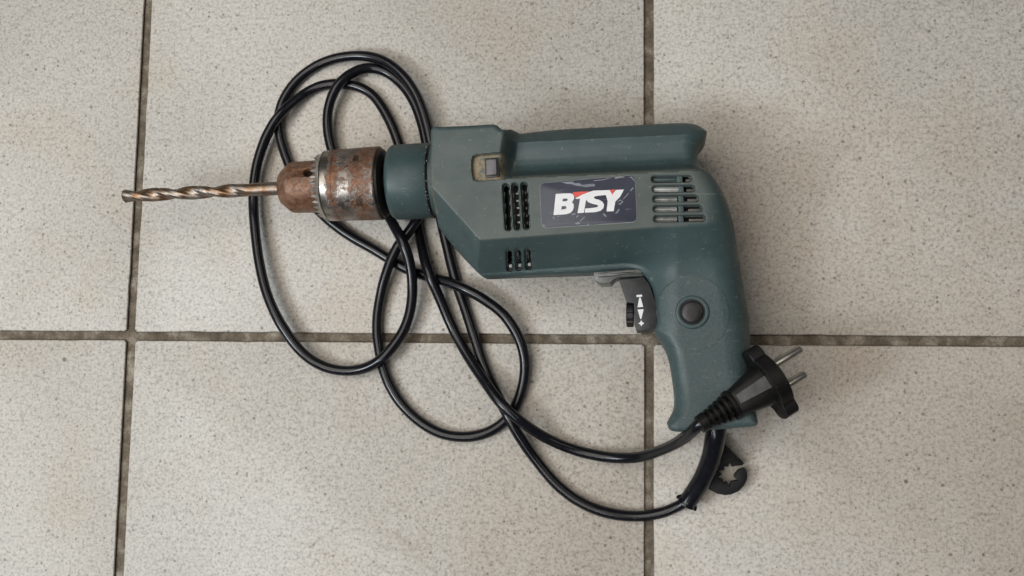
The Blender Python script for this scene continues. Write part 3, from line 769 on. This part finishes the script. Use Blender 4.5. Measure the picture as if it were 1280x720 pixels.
# ------------------------------------------------------------------ cord
C = [(880,526,62),(870,535,60),(857,546,50),(838,558,34),(815,567,20),(790,572,10),(755,571,4),(720,563,3.2),(686,549,6),(660,534,12),(640,518,15.5),(620,497,14.5),(600,469,9),(582,440,5),(565,408,3.5),
 (550,374,6.5),(537,343,9.8),(528,312,5),(521,280,3.2),(514,245,3),(506,210,3),(498,180,3),(487,150,3),(469,122,3),(450,109,3),(430,104.5,3),(408,106,3),(386,114,3.5),(366,128,6.5),
 (349,145,9.4),(334,168,8.5),(322,201,7.5),(317,240,7),(317.5,282,7.5),(324,330,9),(336,374,9.5),(353,409,9),(378,441,7.5),(405,458,5.5),(433,464,5),(459,459,6.5),(480,446,9.5),(499,424,8.5),
 (511,396,8.5),(516,362,10),(513,331,13),(504,305,15.6),(493,283,13),(481,263,8),(462,240,4),(436,218,4),(418,195,5),(410,165,6),(411,135,8),(421,108,9.6),(438,92,8),(460,85,4.5),(484,90,3.2),(504,107,3),
 (518,130,3),(528,156,3),(533,183,3),(535,212,3.2),(531,242,6.5),(523,270,9.8),(508,294,9.5),(496,311,9.6),(484,337,8.5),(476,368,5.5),(471,402,4),(473,436,3),(481,468,3),(497,499,3),(521,525,3),(550,541,3),
 (580,546,3),(606,542,3),(629,528,3),(646,505,3),(655,478,4.5),(656,450,6),(649,422,7.5),(633,397,8.5),(611,379,9.3),(585,363,9.6),(560,353,6.5),(537,346.5,3.3),(513,338,3),(488,325,3),(464,310,3),(440,296,3),
 (416,280,3),(394,259,3),(375,233,3),(360,205,3),(351,176,3),(348,150,3),(354,125,3),(373,99,3),(402,79,3.5),(431,70.5,5),(460,70.5,6.5),(484,78,8.5),(502,92,9.5),(517,113,9.6),(529,140,9.4),(536,167,9),
 (541,200,6),(545,235,4.5),(551,275,4),(559,310,3.3),(568,343,3),(578,376,3),(592,418,3),(606,459,3.5),(619,490,6.5),(634,519,9.6),(650,547,7.5),(669,575,4),(695,605,3),(726,628,3),(760,641.5,3),(795,645,3),
 (826,641,4),(848,633,6),(862,622,8.5),(872,606,13)]
cpath = catmull([P(x, y, max(z, 3.0)) for x, y, z in C], 6)
for _ in range(3):
    cpath = [cpath[0]] + [(cpath[i-1]+2*cpath[i]+cpath[i+1])/4 for i in range(1, len(cpath)-1)] + [cpath[-1]]
wob = [0.0]*len(cpath)
for q in range(0, len(cpath)): wob[q] = 0.10*math.sin(q*0.37)+0.09*math.sin(q*0.113+1)+rnd.uniform(-.05, .05)
for q in range(2, len(cpath)-2):
    tq = cpath[q+1]-cpath[q-1]; tq /= np.linalg.norm(tq); cpath[q] = cpath[q]+np.cross(tq, [0, 0, 1.0])*wob[q]*1.6*MM
cpath = [cpath[0]] + [(cpath[i-1]+2*cpath[i]+cpath[i+1])/4 for i in range(1, len(cpath)-1)] + [cpath[-1]]
cord = tube('power_cord', cpath, [2.95+0.05*math.sin(q*0.21)+0.04*math.sin(q*0.53) for q in range(len(cpath))], M_CORD, drill, 20)
SR = catmull([P(x, y, z) for x, y, z in [(896,522,30),(894,545,28),(889.5,570,22),(880,595,16),(868,615,11),(858,629,8.3)]], 8)
sr_r = [5.5-0.7*i/(len(SR)-1) for i in range(len(SR))]; sr_r[-2:] = [5.3, 5.3]
sl = tube('cord_sleeve', SR, sr_r, M_CORD, drill, 28)
d_ = SR[-1]-SR[-4]; d_ /= np.linalg.norm(d_); sd = np.cross(d_, [0, 0, 1.0])
for s_ in (-1, 1):
    tube('sleeve_ear', [SR[-1]-d_*1.5*MM + sd*s_*4*MM, SR[-1]-d_*0.2*MM + sd*s_*5.6*MM, SR[-1]+d_*0.5*MM+sd*s_*6.3*MM], [1.6, 1.2, 0.6], M_CORD, sl, 10)

# ------------------------------------------------------------------ plug
B0 = P(873.5, 531.5, 61); F0 = P(967, 474.5, 51.5)
pa = (F0-B0)/np.linalg.norm(F0-B0); ps = np.cross([0, 0, 1.0], pa); ps /= np.linalg.norm(ps); pu = np.cross(pa, ps)
PL = np.linalg.norm(F0-B0)*1000-2.5
plug = empty('plug', Vector(B0)-Vector(drill.location)); plug.parent = drill
def loft(name, secs, mat, n=32, angle=35, sq=4.0):
    """secs: (x, half width side, half height, exponent)"""
    V, F = [], []
    for x, a, b, e in secs:
        for k in range(n):
            th = 2*math.pi*(k+0.5)/n; c, s = math.cos(th), math.sin(th)
            xx = math.copysign(abs(c)**(2/e), c)*a; yy = math.copysign(abs(s)**(2/e), s)*b
            V.append(B0 + pa*x*MM + ps*xx*MM + pu*yy*MM)
    m = len(secs)
    for i in range(m-1):
        for k in range(n): p = i*n+k; q = i*n+(k+1) % n; F.append((p, q, q+n, p+n))
    F.append(tuple(range(n))); F.append(tuple((m-1)*n+k for k in range(n)))
    return mesh_obj(name, V, F, mat, plug, True, angle)
bs_ = [(0, 3.6, 3.6, 2), (0.3, 4.4, 4.4, 2), (4.4, 4.8, 4.8, 2), (4.8, 4.4, 4.4, 2)]
x = 4.8
for i in range(4):
    r_ = 4.9+i*0.55
    bs_ += [(x, 3.7, 3.7, 2), (x+1.1, 3.7, 3.7, 2), (x+1.1, r_, r_*.95, 2.2), (x+2.4, r_+.2, r_*.97, 2.2), (x+2.5, 3.8, 3.8, 2)]; x += 3.05
bs_ += [(x+1.0, 4.6, 4.6, 2), (x+1.2, 7.6, 6.6, 2.6), (x+2.8, 7.9, 6.8, 2.6), (x+3.7, 7.0, 6.4, 2.6)]
loft('strain_relief', bs_, M_PLUG, 32, 40)
xb = x+3.2
loft('plug_body', [(xb, 6.6, 5.9, 3), (xb+1, 7.2, 6.3, 3.2), (PL-9, 9.6, 8.2, 3.2), (PL-3, 10.6, 9.0, 3.2), (PL+1, 11.0, 9.5, 3)], M_PLUG, 48, 30)
# upward facet of the plug, its reflected light painted in as grey
def pl(x, s_, h_): return B0 + pa*x*MM + ps*s_*MM + pu*h_*MM
V = [pl(xb+1.5, -1.6, 6.2), pl(xb+1.5, 3.6, 6.2), pl(PL-3, 4.5, 8.6), pl(PL-3, -2.6, 8.6), pl(xb+1.7, -1.3, 7.4), pl(xb+1.7, 3.3, 7.4), pl(PL-3.2, 4.2, 9.7), pl(PL-3.2, -2.3, 9.7)]
mesh_obj('sheen_facet', V, [(4, 5, 6, 7), (0, 1, 5, 4), (1, 2, 6, 5), (2, 3, 7, 6), (3, 0, 4, 7)], M_PANEL, plug, False)
# flange with two ears
def flange_r(th):
    e = abs(math.cos(th))
    return 15.0 + 4.2*float(sst(0.86, 0.955, np.array(e)))
V, F = [], []; n = 96
for x_, sc_, r_in in ((PL-3.5, 0.95, 0), (PL-3.0, 1.0, 0), (PL+3.2, 1.0, 0), (PL+3.8, 0.96, 0)):
    for k_ in range(n):
        th = 2*math.pi*k_/n; r_ = flange_r(th)*sc_
        V.append(pl(x_, math.cos(th)*r_, math.sin(th)*r_))
for i in range(3):
    for k_ in range(n): p = i*n+k_; q = i*n+(k_+1) % n; F.append((p, q, q+n, p+n))
F.append(tuple(range(n))); F.append(tuple(3*n+k_ for k_ in range(n)))
mesh_obj('flange', V, F, M_PLUG, plug, True, 30)
ang = math.radians(50)
for sgn in (1, -1):
    o_ = B0 + pa*(PL+3)*MM + (ps*math.cos(ang)+pu*math.sin(ang))*9.5*sgn*MM
    lathe('pin', [(0, 2.3), (16.4, 2.3), (17.2, 1.95), (17.7, 1.2), (17.8, 0.4)], o_, pa, M_PIN, plug, 32)

# ------------------------------------------------------------------ chuck key holder clipped to the cord
def K(pts): return [(860+x/5.536, 500+y/5.536) for x, y in pts]
kh = K([(140,330),(200,262),(262,312),(388,436),(378,452),(330,456),(306,462),(290,433),(276,463),(246,456),(249,484),(210,490),(235,514),(203,536),(240,549),(243,576),(268,566),(288,600),(300,562),(346,556),(317,530),(330,504),(350,482),(388,468),(408,495),(410,545),(388,592),(350,632),(305,652),(262,660),(205,650),(120,605),(90,560),(100,450)])
ho = prism('key_holder', [P2(x_, y_, 8) for x_, y_ in kh], 3.0, 8.0, M_HOLDER, None, 0.5)
hc = P(909, 593, 0); cen = Vector((hc[0], hc[1], 0)); ho.data.transform(Matrix.Translation(-cen)); ho.location = cen
tag(ho, 'flat black rubber chuck key holder with a star-shaped hole, beside the cord sleeve', 'key holder')
